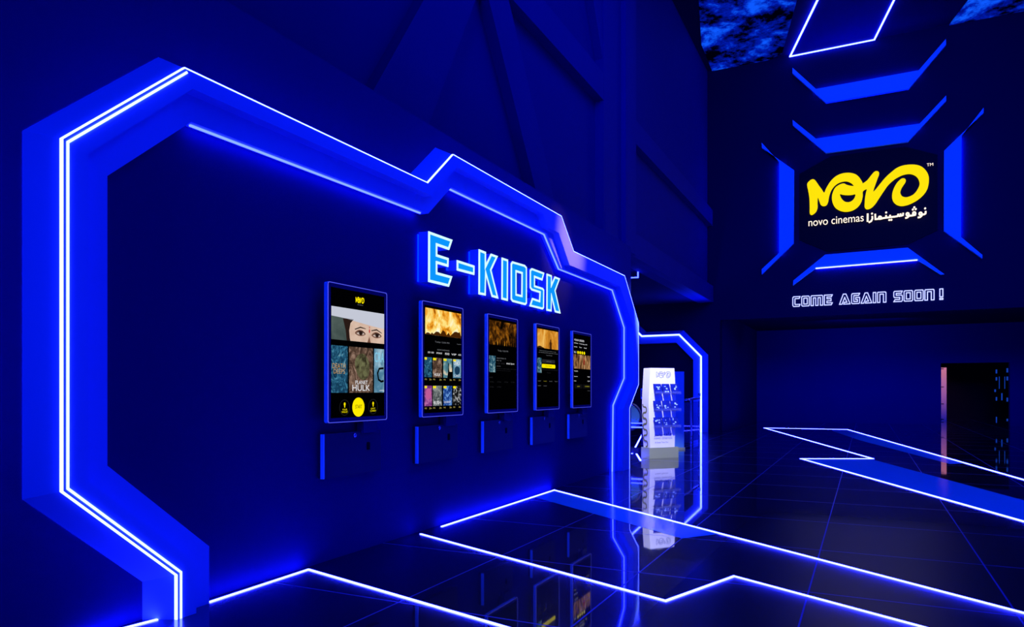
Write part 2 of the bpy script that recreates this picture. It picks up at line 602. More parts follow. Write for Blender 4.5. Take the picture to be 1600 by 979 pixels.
portal = thing('light_portal', (0.09, 6.8, 0.0), 'large white zigzag wall frame with light strips around the five kiosks', 'light frame')
g = G()
BO = foot(offset(FO, SPL))                                           # splayed foot of the frame on the wall
loop_f = FO + FI[::-1]
n0 = len(FO)
vs = [WALL.p(a, c, 0.003) for a, c in BO] + [WALL.p(a, c, D1) for a, c in FO]
fs = [(i, i + 1, n0 + i + 1, n0 + i) for i in range(n0 - 1)]
g.add(vs, fs)                                                        # sloping outer side
g.flat(WALL, [loop_f], D1)                                           # front face
vs = [WALL.p(a, c, 0.003) for a, c in FI] + [WALL.p(a, c, D1) for a, c in FI]
n1_ = len(FI)
g.add(vs, [(i, i + 1, n1_ + i + 1, n1_ + i) for i in range(n1_ - 1)])  # inner side
g.obj('outer_ring', M['frame'], portal)
g = G()
MO = foot(offset(FI, 0.02))
g.prism(WALL, [MO + MI[::-1]], 0.003, D2)
g.obj('inner_ring', M['frame'], portal)
g = G()
g.prism(WALL, [foot(offset(FO, 0.008)) + foot(offset(FO, 0.0))[::-1]], D1 - 0.030, D1 + 0.001)
g.obj('edge_light', M['led'], portal)
g = G()
K0, K1 = 0, 4
fp = offset(FO[K0:K1 + 1], -0.020); fp[0] = (fp[0][0], 0.0)
g.strip(WALL, fp, 0.012, D1, D1 + 0.004)
g.obj('face_light', M['led'], portal)
g = G()
g.strip(WALL, [(2.89, 2.778), (5.27, 2.799)], 0.010, 0.045, 0.060, side=-0.007)
g.obj('cove_light', M['soft_led'], portal)
g = G()
g.strip(WALL, [(5.76, 3.130)] + MI[7:], 0.010, 0.045, 0.060, side=-0.007)
g.obj('cove_light', M['soft_led'], portal)

# ------------------------------------------------------------------ E-KIOSK letters
A_ = lambda L: [(650 + x / 9.79, 350 + y / 9.79) for x, y in L]
B_ = lambda L: [(760 + x / 8.9, 390 + y / 8.9) for x, y in L]
LD = 0.13
RW = 0.022
letters = [
    ('E', 'the letter E', [A_([(190, 108), (555, 240), (503, 395), (322, 332), (322, 462), (497, 520), (492, 655), (322, 605), (322, 735), (552, 798), (500, 957), (188, 882)])]),
    ('dash', 'the dash between E and K', [A_([(625, 548), (892, 635), (890, 778), (625, 708)])]),
    ('K', 'the first K right after the dash', [[(748.1, 389.1), (759, 393.4), (759, 412.5), (767, 396), (777.7, 400), (767.4, 422), (778.5, 466.4), (768.4, 463.6), (759, 428.5), (758.6, 461.6), (747.8, 459.5)]]),
    ('I', 'the letter I', [B_([(213, 107), (298, 137), (295, 712), (210, 690)])]),
    ('O', 'the letter O', [B_([(340, 190), (360, 160), (530, 210), (560, 245), (560, 745), (540, 770), (365, 725), (340, 690)]), B_([(416, 312), (490, 335), (487, 630), (416, 612)])]),
    ('S', 'the letter S', [B_([(605, 280), (630, 255), (803, 320), (775, 428), (672, 388), (672, 495), (780, 530), (800, 555), (797, 810), (780, 830), (598, 785), (637, 668), (735, 702), (740, 600), (630, 565), (605, 530)])]),
    ('K', 'the last K above the third and fourth screens', [B_([(838, 330), (907, 355), (906, 470), (950, 370), (1022, 400), (958, 570), (1030, 887), (955, 868), (906, 660), (903, 858), (836, 845)])]),
]
labels_ek = ['glowing cyan letter E starting the big E-KIOSK wall sign', 'glowing cyan dash between the E and K of the big wall sign',
             'glowing cyan letter K right after the dash of the big wall sign', 'glowing cyan letter I of the big E-KIOSK wall sign',
             'glowing cyan letter O of the big E-KIOSK wall sign', 'glowing cyan letter S of the big E-KIOSK wall sign',
             'glowing cyan letter K ending the big E-KIOSK wall sign']
for (ch, _, loops), lab in zip(letters, labels_ek):
    LL = [clean([on(WALL, LD, *p) for p in L]) for L in loops]
    us = [p[0] for p in LL[0]]; vs_ = [p[1] for p in LL[0]]
    t = thing('sign_dash' if ch == 'dash' else 'sign_letter', (LD / 2, (min(us) + max(us)) / 2, min(vs_)), lab, 'sign letter', 'glowing letters of the E-KIOSK sign')
    if len(LL) == 2:
        inner = clean(LL[1])
        L0 = [offset(LL[0], RW, True), offset(inner, -RW, True)]
        rim_loops = [[LL[0], offset(LL[0], RW, True)], [offset(inner, -RW, True), inner]]
        side_loops = LL
    else:
        L0 = [offset(LL[0], RW, True)]
        rim_loops = [[LL[0], offset(LL[0], RW, True)]]
        side_loops = LL
    g = G(); g.prism(WALL, side_loops, 0.03, LD - 0.004); g.obj('letter_shell', M['frame'], t)
    g = G(); g.prism(WALL, L0, LD - 0.003, LD); g.obj('letter_face', M['cyan'], t)
    g = G()
    for rl in rim_loops:
        g.prism(WALL, rl, LD - 0.003, LD + 0.004)
    g.obj('letter_rim', M['rim'], t)
    g = G(); g.strip(WALL, offset(LL[0], 0.02, True), 0.014, 0.008, 0.026, True); g.obj('halo_light', M['halo'], t)
    for q in (0.25, 0.75):
        c_ = (min(us) + (max(us) - min(us)) * 0.12, min(vs_) + (max(vs_) - min(vs_)) * q)
        g = G(); g.prism(WALL, [disc(c_[0], c_[1], 0.012, n=10)], 0.0, 0.03); g.obj('mounting_stud', M['chrome'], t)

# ------------------------------------------------------------------ script logo outlines (shared by sign, screen and stand)
LOGO_A = [(200, 320), (205, 290), (235, 262), (262, 255), (285, 272), (315, 315), (345, 355), (370, 388), (390, 345), (430, 280), (480, 230), (540, 200),
          (610, 190), (670, 200), (710, 225), (740, 265), (752, 298), (715, 318), (672, 318), (640, 290), (590, 272), (530, 282), (480, 312), (445, 355), (425, 400),
          (415, 440), (408, 480), (390, 512), (360, 520), (335, 507), (320, 470), (305, 435), (302, 490), (302, 540), (285, 580), (255, 605), (235, 607),
          (225, 590), (225, 540), (222, 450), (212, 380)]
LOGO_B = [(565, 297), (600, 312), (650, 322), (700, 315), (752, 298), (800, 265), (840, 215), (870, 182), (895, 173), (915, 182), (918, 205), (905, 240),
          (880, 310), (868, 345), (862, 378), (890, 350), (930, 300), (985, 235), (1040, 185), (1100, 140), (1170, 115), (1260, 108), (1330, 122), (1380, 160),
          (1410, 210), (1417, 265), (1405, 340), (1370, 400), (1310, 455), (1240, 495), (1180, 515), (1130, 518), (1085, 500), (1055, 460), (1050, 405),
          (1065, 350), (1095, 295), (1130, 258), (1155, 245), (1178, 250), (1186, 268), (1178, 290), (1150, 330), (1135, 365), (1132, 395), (1150, 425),
          (1190, 435), (1240, 420), (1280, 390), (1315, 335), (1325, 290), (1310, 245), (1280, 215), (1230, 198), (1170, 205), (1120, 225), (1070, 255),
          (1010, 310), (960, 380), (920, 440), (880, 500), (845, 535), (815, 550), (790, 550), (775, 530), (775, 490), (780, 430), (790, 380), (795, 350),
          (757, 372), (755, 420), (740, 480), (705, 530), (650, 565), (585, 577), (525, 565), (480, 535), (455, 490), (447, 440), (455, 390), (480, 340), (520, 310)]
LOGO_H = [(528, 400), (560, 407), (610, 410), (650, 407), (680, 402), (678, 430), (660, 460), (630, 480), (600, 484), (570, 475), (545, 450), (532, 425)]
NOVO_W = 0.16
SG = lambda x, y: on(BACK, NOVO_W, 1230 + x / 6.4, 240 + y / 6.4)
logo_uv = [[SG(*p) for p in L] for L in (LOGO_A, LOGO_B, LOGO_H)]
lu0 = min(p[0] for L in logo_uv for p in L); lu1 = max(p[0] for L in logo_uv for p in L)
lv0 = min(p[1] for L in logo_uv for p in L); lv1 = max(p[1] for L in logo_uv for p in L)
logo_unit = [clean(smooth_loop([((a - lu0) / (lu1 - lu0), (c - lv0) / (lv1 - lv0)) for a, c in L])) for L in logo_uv]


def logo_loops(u0, v0, u1, v1):
    f = lambda L: [(u0 + a * (u1 - u0), v0 + c * (v1 - v0)) for a, c in L]
    A, B, H = [f(L) for L in logo_unit]
    return [[A], [B, H]]


ARABIC = [[(1385, 572), (1384, 596), (1370, 604), (1350, 607)], [(1347, 600), (1346, 618), (1330, 632), (1306, 636)],
          [(1284, 596), (1280, 610), (1262, 614), (1232, 618), (1217, 616)], [(1217, 606), (1214, 626), (1200, 637), (1180, 641)],
          [(1160, 590), (1158, 612), (1142, 618), (1134, 612), (1133, 596)], [(1134, 612), (1126, 621), (1112, 619), (1109, 600)],
          [(1110, 615), (1100, 624), (1070, 628), (1030, 633), (990, 638), (960, 642), (940, 648), (910, 650), (882, 653), (880, 600)],
          [(1030, 633), (1029, 610)], [(990, 638), (989, 613)], [(850, 622), (852, 648), (840, 672), (815, 686)]]
ARABIC_RINGS = [(1334, 598, 13), (1270, 594, 13), (1204, 603, 13), (928, 638, 13)]
ARABIC_DOTS = [(1380, 545), (1257, 556), (1286, 552), (1271, 534), (1021, 661), (1042, 659), (990, 586), (848, 597)]


def arabic(g, fr, conv, w0, w1, th):
    for L in ARABIC:
        g.strip(fr, [conv(*p) for p in L], th, w0, w1)
    for x, y, r in ARABIC_RINGS:
        g.strip(fr, clean([conv(x + r * math.cos(k * math.pi / 6), y + r * math.sin(k * math.pi / 6)) for k in range(12)]), th * 0.9, w0, w1, True)
    for x, y in ARABIC_DOTS:
        c_ = conv(x, y)
        g.prism(fr, [disc(c_[0], c_[1], th * 0.62, n=8)], w0, w1)


# ------------------------------------------------------------------ the five kiosks
KU = 0.70          # width
KZ0, KZ1 = 1.014, 2.022
XF = 0.12          # front of the glass
CU0, CU1 = 0.034, 0.660


def poster(name, i, u0, v0, u1, v1, parent, fr, material, w0=XF + 0.0012):
    g = G(); g.flat(fr, [rect(u0, v0, u1, v1)], w0)
    return g.obj(name, material, parent)


FIRE = picture('fire_picture', [(0.36, (30, 10, 2)), (0.46, (140, 66, 5)), (0.54, (240, 155, 30)), (0.62, (255, 225, 120)), (0.72, (255, 250, 215))], 6, 0.45, 1.0, (1, 1, 0.75), (0.25, 1.0, 0.10))
EMBER = picture('ember_picture', [(0.38, (4, 3, 1)), (0.50, (60, 32, 6)), (0.60, (140, 82, 14)), (0.74, (205, 150, 50))], 10, 0.5)
DUST = picture('dust_picture', [(0.25, (120, 66, 10)), (0.5, (215, 140, 40)), (0.7, (250, 205, 110)), (0.95, (255, 240, 190))], 4, 0.8)
SEA = picture('sea_picture', [(0.3, (8, 24, 40)), (0.48, (30, 80, 105)), (0.6, (110, 150, 160)), (0.75, (205, 205, 180))], 16, 2.0)
SEA2 = picture('storm_picture', [(0.3, (6, 16, 30)), (0.5, (24, 70, 100)), (0.62, (60, 130, 160)), (0.78, (190, 190, 150))], 13, 2.4)
ROCK = picture('brown_picture', [(0.3, (24, 16, 12)), (0.48, (88, 66, 54)), (0.6, (140, 112, 96)), (0.75, (190, 168, 150))], 11, 2.0)
STEEL = picture('steel_picture', [(0.3, (30, 66, 92)), (0.5, (80, 130, 158)), (0.72, (170, 205, 220))], 5, 0.6)
SUNSET = picture('sunset_picture', [(0.3, (20, 60, 90)), (0.45, (90, 140, 150)), (0.58, (235, 215, 180)), (0.72, (220, 120, 50))], 7, 0.6)
VIOLET = picture('violet_picture', [(0.3, (30, 18, 60)), (0.5, (130, 60, 130)), (0.62, (190, 110, 170)), (0.78, (110, 170, 200))], 12, 1.6)
GREYP = picture('grey_picture', [(0.3, (20, 24, 28)), (0.5, (90, 98, 100)), (0.72, (200, 204, 200))], 12, 1.8)
BLUEP = picture('blue_picture', [(0.3, (6, 14, 46)), (0.5, (30, 70, 150)), (0.62, (110, 160, 220)), (0.78, (230, 230, 240))], 14, 1.8)
INK = picture('ink_picture', [(0.42, (2, 2, 3)), (0.55, (30, 30, 32)), (0.66, (210, 212, 215))], 18, 2.2)
STREET = picture('street_picture', [(0.3, (20, 12, 8)), (0.45, (90, 58, 32)), (0.58, (190, 140, 90)), (0.72, (240, 215, 180))], 14, 1.4, 1.0, (1, 1, 0.35))
BRIM = emis('cap_brim_white', lin((196, 200, 214)), 1)
GREEN = picture('green_wall_picture', [(0.3, (52, 66, 64)), (0.7, (86, 100, 96))], 6, 0.5)
SKIN = picture('skin_picture', [(0.3, (196, 160, 138)), (0.7, (232, 206, 188))], 4, 0.4)
HAIR = emis('dark_hair', lin((40, 26, 22)), 1)
SHADE = emis('brown_eye_makeup', lin((120, 82, 66)), 1)
EYEW = emis('eye_white', lin((196, 176, 166)), 1)
RED = emis('red_mark', lin((190, 20, 30)), 1)
MOSS = picture('moss_picture', [(0.3, (30, 26, 18)), (0.5, (86, 84, 58)), (0.75, (124, 128, 88))], 18, 1)


def make_kiosk(k, y0, label):
    fr = Frame((0, y0, 0), (0, 1, 0), (0, 0, 1))
    t = thing('ticket_kiosk', (0.06, y0 + KU / 2, 0.6), label, 'kiosk', 'touch screen kiosks on the blue wall')
    g = G()
    g.prism(fr, [rrect(0, KZ0, KU, KZ1, 0.018)], 0.085, XF - 0.003)
    g.obj('screen_housing', M['housing'], t)
    g = G()
    g.prism(fr, [rrect(0.006, KZ0 + 0.006, KU - 0.006, KZ1 - 0.006, 0.015)], XF - 0.003, XF)
    g.obj('bezel', M['bezel'], t)
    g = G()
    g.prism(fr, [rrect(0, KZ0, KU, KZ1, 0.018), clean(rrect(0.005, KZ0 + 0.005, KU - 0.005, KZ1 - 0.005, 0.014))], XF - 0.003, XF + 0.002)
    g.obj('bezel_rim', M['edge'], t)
    g = G(); g.flat(fr, [rect(CU0 - 0.004, KZ0 + 0.035, CU1 + 0.004, KZ1 - 0.035)], XF + 0.0006)
    d = g.obj('display', M['screen_black'], t)
    # wall bracket and the card reader box below
    g = G()
    g.box((0.003, y0 + 0.1, 1.2), (0.086, y0 + 0.6, 1.8))
    g.box((0.02, y0 + 0.45, 0.92), (0.085, y0 + 0.62, 1.06))
    g.obj('wall_bracket', M['bezel'], t)
    g = G()
    g.prism(fr, [rrect(0.03, 0.61, 0.70, 0.935, 0.008, 3)], 0.003, 0.060)
    bxo = g.obj('card_reader_box', M['box'], t)
    g = G()
    g.prism(fr, [rect(0.018, 0.612, 0.032, 0.933)], 0.036, 0.062)
    s_ = g.obj('side_strip', M['housing'], bxo)
    g = G(); g.strip(fr, disc(0.372, 0.907, 0.012, n=16), 0.009, 0.060, 0.066, True); g.obj('lock', M['chrome'], bxo)
    g = G(); g.prism(fr, [rrect(0.520, 0.785, 0.556, 0.845, 0.008, 3)], 0.060, 0.064); g.obj('card_slot', M['black'], bxo)

    U = lambda f: CU0 + f * (CU1 - CU0)
    V = lambda f: KZ1 - f * (KZ1 - KZ0)
    W1, W2, W3, W4 = XF + 0.0012, XF + 0.0018, XF + 0.0024, XF + 0.0030

    def pic(name, f, m_, w_=W1):
        g = G(); g.flat(fr, [rect(U(f[0]), V(f[3]), U(f[2]), V(f[1]))], w_); return g.obj(name, m_, d)

    def shape(name, loops, m_, w_):
        for L in loops:
            g = G()
            g.flat(fr, L if isinstance(L[0], list) else [L], w_)
            g.obj(name, m_, d)

    def words(name, items, m_, w_=W2):
        for s, f in items:
            g = G()
            add_text(g, fr, s, U(f[0]), V(f[3]), U(f[2]), V(f[1]), w_)
            g.obj(name, m_, d)

    uv = lambda L: [(U(a), V(c)) for a, c in L]
    if k == 0:
        g = G()
        for L in logo_loops(U(0.435), V(0.118), U(0.600), V(0.072)):
            g.flat(fr, L, W1)
        g.obj('screen_logo', M['yellow_px'], d)
        words('logo_caption', [('novo cinemas', (0.47, 0.126, 0.575, 0.134))], M['grey_px'])
        pic('banner_backdrop', (0, 0.17, 1, 0.405), GREEN)
        # two eyes under a pale cap brim
        shape('banner_face', [uv([(0.30, 0.25), (1.0, 0.25), (1.0, 0.405), (0.34, 0.405), (0.30, 0.34)])], SKIN, W2)
        shape('banner_hair', [uv([(0.20, 0.245), (0.40, 0.245), (0.34, 0.275), (0.315, 0.33), (0.33, 0.405), (0.27, 0.405), (0.25, 0.33)])], HAIR, W3)
        shape('banner_cap', [uv(smooth_path([(0, 0.238), (0.25, 0.246), (0.5, 0.262), (0.75, 0.277), (1, 0.288)], 4) + [(1, 0.17), (0, 0.17)])], BRIM, W3)
        for nm, ex, ey in (('eye', 0.525, 0.340), ('eye', 0.845, 0.344)):
            shape('banner_eye', [uv(smooth_loop([(ex - 0.105, ey + 0.004), (ex - 0.05, ey - 0.020), (ex + 0.02, ey - 0.023), (ex + 0.08, ey - 0.008), (ex + 0.10, ey + 0.006), (ex + 0.04, ey + 0.020), (ex - 0.04, ey + 0.021)], 3))], SHADE, W3)
            shape('banner_eye_white', [uv(smooth_loop([(ex - 0.075, ey + 0.004), (ex - 0.02, ey - 0.013), (ex + 0.04, ey - 0.009), (ex + 0.075, ey + 0.006), (ex + 0.02, ey + 0.014), (ex - 0.03, ey + 0.013)], 3))], EYEW, W4)
            shape('banner_iris', [disc(U(ex + 0.005), V(ey), 0.022, 0.0165, 16)], HAIR, W4 + 0.0006)
            shape('banner_lash', [uv([(ex - 0.09, ey + 0.002), (ex - 0.02, ey - 0.017), (ex + 0.05, ey - 0.013), (ex + 0.095, ey + 0.004), (ex + 0.05, ey - 0.004), (ex - 0.02, ey - 0.006)])], HAIR, W4 + 0.0006)
            sg = -1 if ex < 0.7 else 1
            shape('banner_brow', [uv([(ex - 0.11, ey - 0.030 - 0.004 * sg), (ex, ey - 0.048), (ex + 0.11, ey - 0.030 + 0.008 * sg), (ex + 0.1, ey - 0.026 + 0.008 * sg), (ex, ey - 0.038), (ex - 0.10, ey - 0.024 - 0.004 * sg)])], HAIR, W3)
        shape('banner_mark', [disc(U(0.700), V(0.318), 0.007, 0.016, 10), disc(U(0.700), V(0.290), 0.004, 0.008, 8)], RED, W3)
        shape('banner_nose', [uv([(0.70, 0.36), (0.725, 0.405), (0.66, 0.405)])], SHADE, W2 + 0.0003)
        pic('film_poster', (0, 0.447, 0.288, 0.785), SEA2)
        words('poster_title', [('DEATH', (0.02, 0.575, 0.25, 0.61)), ('DEEPS', (0.04, 0.615, 0.24, 0.648))], emis('gold_title', lin((190, 150, 90)), 1))
        pic('film_poster', (0.315, 0.447, 0.768, 0.785), ROCK)
        shape('poster_rock', [uv(smooth_loop([(0.42, 0.56), (0.50, 0.50), (0.62, 0.50), (0.70, 0.57), (0.68, 0.66), (0.58, 0.69), (0.48, 0.66)], 3))], MOSS, W2)
        words('poster_title', [('PLANET', (0.43, 0.695, 0.665, 0.722)), ('HULK', (0.375, 0.727, 0.71, 0.772))], M['white_px'], W3)
        pic('film_poster', (0.795, 0.447, 1.0, 0.785), STEEL)
        words('poster_title', [('CRA', (0.805, 0.475, 1.0, 0.55))], M['cyan_px'], W2)
        g = G()
        g.strip(fr, clean([(U(0.93) + 0.055 * math.cos(a), V(0.635) + 0.055 * math.sin(a)) for a in [math.pi * (0.35 + 1.3 * q / 12) for q in range(13)]][::1]) if False else [(U(0.99), V(0.595)), (U(0.90), V(0.60)), (U(0.865), V(0.635)), (U(0.885), V(0.685)), (U(0.94), V(0.70)), (U(0.99), V(0.695))], 0.016, W2, W2 + 0.0005)
        g.obj('poster_glasses', M['ink_px'], d)
        words('poster_caption', [('coming', (0.90, 0.762, 1.0, 0.778))], M['white_px'], W2)
        shape('start_button', [disc(U(0.490), V(0.893), 0.072)], M['yellow_px'], W1)
        words('start_label', [('START', (0.43, 0.876, 0.556, 0.903))], M['ink_px'], W2)
        for cx_, s1, s2 in ((0.235, 'YOUR', 'WALLET'), (0.775, 'GIFT', 'CARD')):
            g = G(); g.strip(fr, disc(U(cx_), V(0.893), 0.056, n=32), 0.003, W1, W1 + 0.0004, True); g.obj('round_button', M['dim_px'], d)
            shape('button_icon', [disc(U(cx_), V(0.868), 0.010, 0.013, 12), rect(U(cx_ - 0.008), V(0.893), U(cx_ + 0.008), V(0.878))], M['yellow_px'], W2)
            words('button_label', [(s1, (cx_ - 0.045, 0.902, cx_ + 0.045, 0.913)), (s2, (cx_ - 0.055, 0.918, cx_ + 0.055, 0.931))], M['yellow_px'], W2)
    elif k == 1:
        pic('banner_picture', (0.02, 0.056, 1.0, 0.285), FIRE)
        rnd = random.Random(3)
        crowd = [(0.02, 0.285)]
        x_ = 0.02
        while x_ < 0.98:
            x_ = min(1.0, x_ + rnd.uniform(0.03, 0.07)); crowd.append((x_, 0.285 - rnd.uniform(0.008, 0.050) * (1.2 if 0.3 < x_ else 0.5)))
        crowd.append((1.0, 0.285))
        shape('banner_crowd', [uv(crowd)], emis('fire_crowd', lin((70, 34, 4)), 1), W2)
        words('screen_text', [('Today 12:05 PM', (0.27, 0.335, 0.66, 0.352)), ('NOW SHOWING', (0.33, 0.404, 0.66, 0.416))], M['grey_px'])
        words('screen_tabs', [('2D 3D', (0.08, 0.432, 0.24, 0.446)), ('IMAX', (0.31, 0.432, 0.46, 0.447)), ('MX4D', (0.54, 0.430, 0.66, 0.450)), ('VIP', (0.72, 0.432, 0.86, 0.449)), ('KIDS', (0.92, 0.432, 1.0, 0.447))], M['white_px'])
        words('screen_text', [('English', (0.88, 0.337, 1.0, 0.347))], M['grey_px'])
        cols = [(0.0, 0.19), (0.215, 0.455), (0.495, 0.735), (0.765, 1.0)]
        for row, (v0_, v1_, ms) in enumerate(((0.482, 0.655, (SEA2, ROCK, SUNSET, STEEL)), (0.728, 0.905, (VIOLET, GREYP, BLUEP, INK)))):
            for j, (a, c) in enumerate(cols):
                p = pic('film_poster', (a, v0_, c, v1_), ms[j])
                shape('poster_badge', [rect(U(a + 0.005), V(v0_ + 0.022), U(min(c, a + (0.06 if j == 0 else 0.085))), V(v0_ + 0.003))], M['yellow_px'], W2)
                words('poster_rating', [('PG', (a + 0.01, v1_ + 0.012, a + 0.06, v1_ + 0.024)), ('2h', (c - 0.07, v1_ + 0.012, c - 0.01, v1_ + 0.026))], emis('rating_glow', lin((190, 170, 90)), 1))
        words('poster_title', [('HULK', (0.245, 0.617, 0.42, 0.642)), ('CRACK', (0.785, 0.500, 0.98, 0.535)), ('RUSH', (0.24, 0.862, 0.42, 0.892)), ('QUEST', (0.51, 0.866, 0.71, 0.884)), ('CAST', (0.79, 0.625, 0.98, 0.645))], M['white_px'], W2 + 0.0004)
        shape('poster_cliff', [uv([(0.60, 0.655), (0.615, 0.62), (0.63, 0.565), (0.625, 0.53), (0.64, 0.515), (0.655, 0.53), (0.65, 0.565), (0.665, 0.60), (0.735, 0.60), (0.735, 0.655)])], M['ink_px'], W2)
        shape('poster_lens', [disc(U(0.885), V(0.585), 0.05, 0.04, 18)], emis('lens_blue', lin((24, 56, 84)), 1), W2)
        shape('poster_arc', [disc(U(0.10), V(0.80), 0.045, 0.05, 18)], emis('orb_violet', lin((190, 90, 150)), 1), W2)
    elif k == 2:
        pic('banner_picture', (0.0, 0.058, 1.0, 0.305), EMBER)
        g = []
        for j in range(9):
            a = 0.22 + j * 0.085
            g.append(uv([(a, 0.305), (a + 0.02, 0.272), (a + 0.04 + 0.02 * (j - 4) / 4, 0.225 + 0.008 * abs(j - 4)), (a + 0.05, 0.272), (a + 0.055, 0.305)]))
        shape('banner_crowd', g, emis('ember_crowd', lin((10, 6, 1)), 1), W2)
        words('screen_text', [('Today 12:05 PM', (0.30, 0.352, 0.68, 0.372))], M['grey_px'])
        pic('film_poster', (0.0, 0.418, 0.22, 0.585), SEA)
        words('screen_text', [('AQUA WORLD  3D', (0.26, 0.432, 0.60, 0.446)), ('PG 13', (0.26, 0.458, 0.42, 0.468)), ('Action  Drama', (0.26, 0.515, 0.40, 0.524))], M['grey_px'])
        words('screen_text', [('12:05', (0.27, 0.482, 0.38, 0.500)), ('14:40', (0.43, 0.482, 0.55, 0.500))], M['dim_px'])
        words('screen_text', [('IMAX 20:10', (0.62, 0.480, 0.92, 0.496))], M['white_px'])
        words('screen_text', [('the story of a hidden kingdom under the sea', (0.25, 0.540, 0.99, 0.551)), ('and of the man who may rule it', (0.25, 0.560, 0.78, 0.570)), ('DATES', (0.0, 0.632, 0.12, 0.645))], M['dim_px'])
        for r_ in range(2):
            for c_ in range(4 if r_ == 0 else 2):
                a = 0.02 + c_ * 0.26
                words('date_label', [('12 Dec', (a, 0.676 + r_ * 0.052, a + 0.14, 0.688 + r_ * 0.052))], M['dim_px'])
    elif k == 3:
        pic('banner_picture', (0.0, 0.055, 1.0, 0.275), DUST)
        shape('banner_hill', [uv(smooth_path([(0, 0.262), (0.12, 0.252), (0.22, 0.262), (0.34, 0.275)], 4) + [(0.0, 0.275)])], emis('hill_brown', lin((50, 26, 6)), 1), W2)
        shape('banner_figure', [uv([(0.575, 0.275), (0.58, 0.225), (0.57, 0.205), (0.60, 0.185), (0.60, 0.165), (0.625, 0.155), (0.65, 0.165), (0.65, 0.185), (0.68, 0.205), (0.67, 0.235), (0.68, 0.275)])], emis('figure_brown', lin((70, 36, 10)), 1), W2)
        words('screen_text', [('please choose the number of seats', (0.10, 0.300, 0.90, 0.312)), ('you would like and then select them on the plan', (0.06, 0.320, 0.98, 0.334)), ('Total 35 QR', (0.40, 0.350, 0.70, 0.361))], M['grey_px'])
        pic('film_poster', (0.0, 0.392, 0.19, 0.565), SEA)
        shape('grey_button', [clean(rrect(U(0.22), V(0.445), U(0.84), V(0.405), 0.012))], M['dim_px'], W1)
        words('button_label', [('Add seat', (0.42, 0.420, 0.66, 0.432))], M['grey_px'])
        shape('yellow_button', [clean(rrect(U(0.20), V(0.505), U(0.86), V(0.460), 0.020))], M['yellow_px'], W1)
        words('button_label', [('CONTINUE', (0.36, 0.475, 0.68, 0.488))], M['ink_px'])
        words('screen_text', [('cancel and return to the film list', (0.22, 0.520, 0.98, 0.532)), ('Terms', (0.44, 0.555, 0.62, 0.566))], M['dim_px'])
        for r_ in range(2):
            for c_ in range(4 if r_ == 0 else 2):
                a = 0.02 + c_ * 0.27
                words('date_label', [('Standard' if c_ else 'VIP', (a, 0.656 + r_ * 0.055, a + 0.14, 0.666 + r_ * 0.055))], M['grey_px'] if (r_, c_) != (0, 1) else emis('date_gold', lin((160, 150, 40)), 1))
    else:
        words('screen_text', [('YOUR ORDER', (0.02, 0.100, 0.62, 0.125)), ('IMAX  Tuesday 2D', (0.02, 0.148, 0.80, 0.164)), ('Seats', (0.02, 0.195, 0.20, 0.208)), ('Row', (0.33, 0.195, 0.48, 0.208)), ('Hall', (0.60, 0.195, 0.76, 0.208)), ('Row G', (0.02, 0.255, 0.14, 0.285))], M['white_px'])
        shape('seat_marker', [disc(U(0.25 + 0.125 * j), V(0.272), 0.030, 0.020, 14) for j in range(4)], M['yellow_px'], W1)
        pic('banner_picture', (0.0, 0.300, 1.0, 0.485), STREET)
        shape('banner_figure', [uv([(0.57, 0.43), (0.56, 0.38), (0.58, 0.345), (0.60, 0.335), (0.63, 0.345), (0.65, 0.38), (0.64, 0.43)])], emis('figure_red', lin((130, 30, 24)), 1), W2)
        words('screen_text', [('TICKETS', (0.02, 0.512, 0.24, 0.526)), ('Standard', (0.02, 0.582, 0.22, 0.594)), ('70 QR', (0.82, 0.580, 0.97, 0.596)), ('Fees', (0.02, 0.640, 0.14, 0.652)), ('5 QR', (0.82, 0.638, 0.97, 0.654))], M['white_px'])
        shape('order_button', [rect(U(0.04), V(0.745), U(0.50), V(0.690)), rect(U(0.54), V(0.745), U(1.0), V(0.690))], emis('button_grey', lin((14, 14, 16)), 1), W1)
        words('button_label', [('BACK', (0.20, 0.712, 0.36, 0.724)), ('CONFIRM', (0.66, 0.710, 0.94, 0.726))], emis('label_gold', lin((170, 165, 40)), 1))
        words('screen_text', [('Terms', (0.82, 0.772, 0.98, 0.780))], M['grey_px'])
    return t


KY = [3.994, 5.200, 6.390, 7.578, 8.736]
KL = ['touch screen kiosk nearest the camera, with a big yellow START button',
      'touch screen kiosk showing a bright fire banner and two rows of posters',
      'touch screen kiosk in the middle with a dim amber banner and mostly black screen',
      'touch screen kiosk with an orange desert banner and a yellow bar button',
      'touch screen kiosk furthest from the camera, with four small yellow dots']
for k in range(5):
    make_kiosk(k, KY[k], KL[k])

# ------------------------------------------------------------------ end wall: sign, brackets, neon words
sign = thing('cinema_sign', (3.5, 21.8, 5.6), 'yellow script logo sign with white bilingual caption high on the end wall', 'sign')
q = lambda x, y, w_=0.10: on(BACK, w_, x, y)
g = G()
g.prism(BACK, [offset(clean([q(*p) for p in ((1243, 268), (1296, 238), (1416, 222), (1472, 236), (1472, 362), (1421, 386), (1292, 398), (1243, 378))]), 0.10, True)], 0.003, 0.05)
g.obj('back_panel', M['black'], sign)
g = G()
for L in logo_loops(lu0, lv0, lu1, lv1):
    g.prism(BACK, L, 0.10, NOVO_W)
g.obj('logo_script', M['yellow'], sign)
g = G()
c0, c1 = SG(213, 726), SG(765, 668)
add_text(g, BACK, 'novo cinemas', c0[0], c0[1], c1[0], SG(480, 628)[1], NOVO_W)
g.obj('latin_caption', M['tag'], sign)
g = G(); arabic(g, BACK, SG, 0.12, NOVO_W, 0.040); g.obj('arabic_caption', M['tag'], sign)
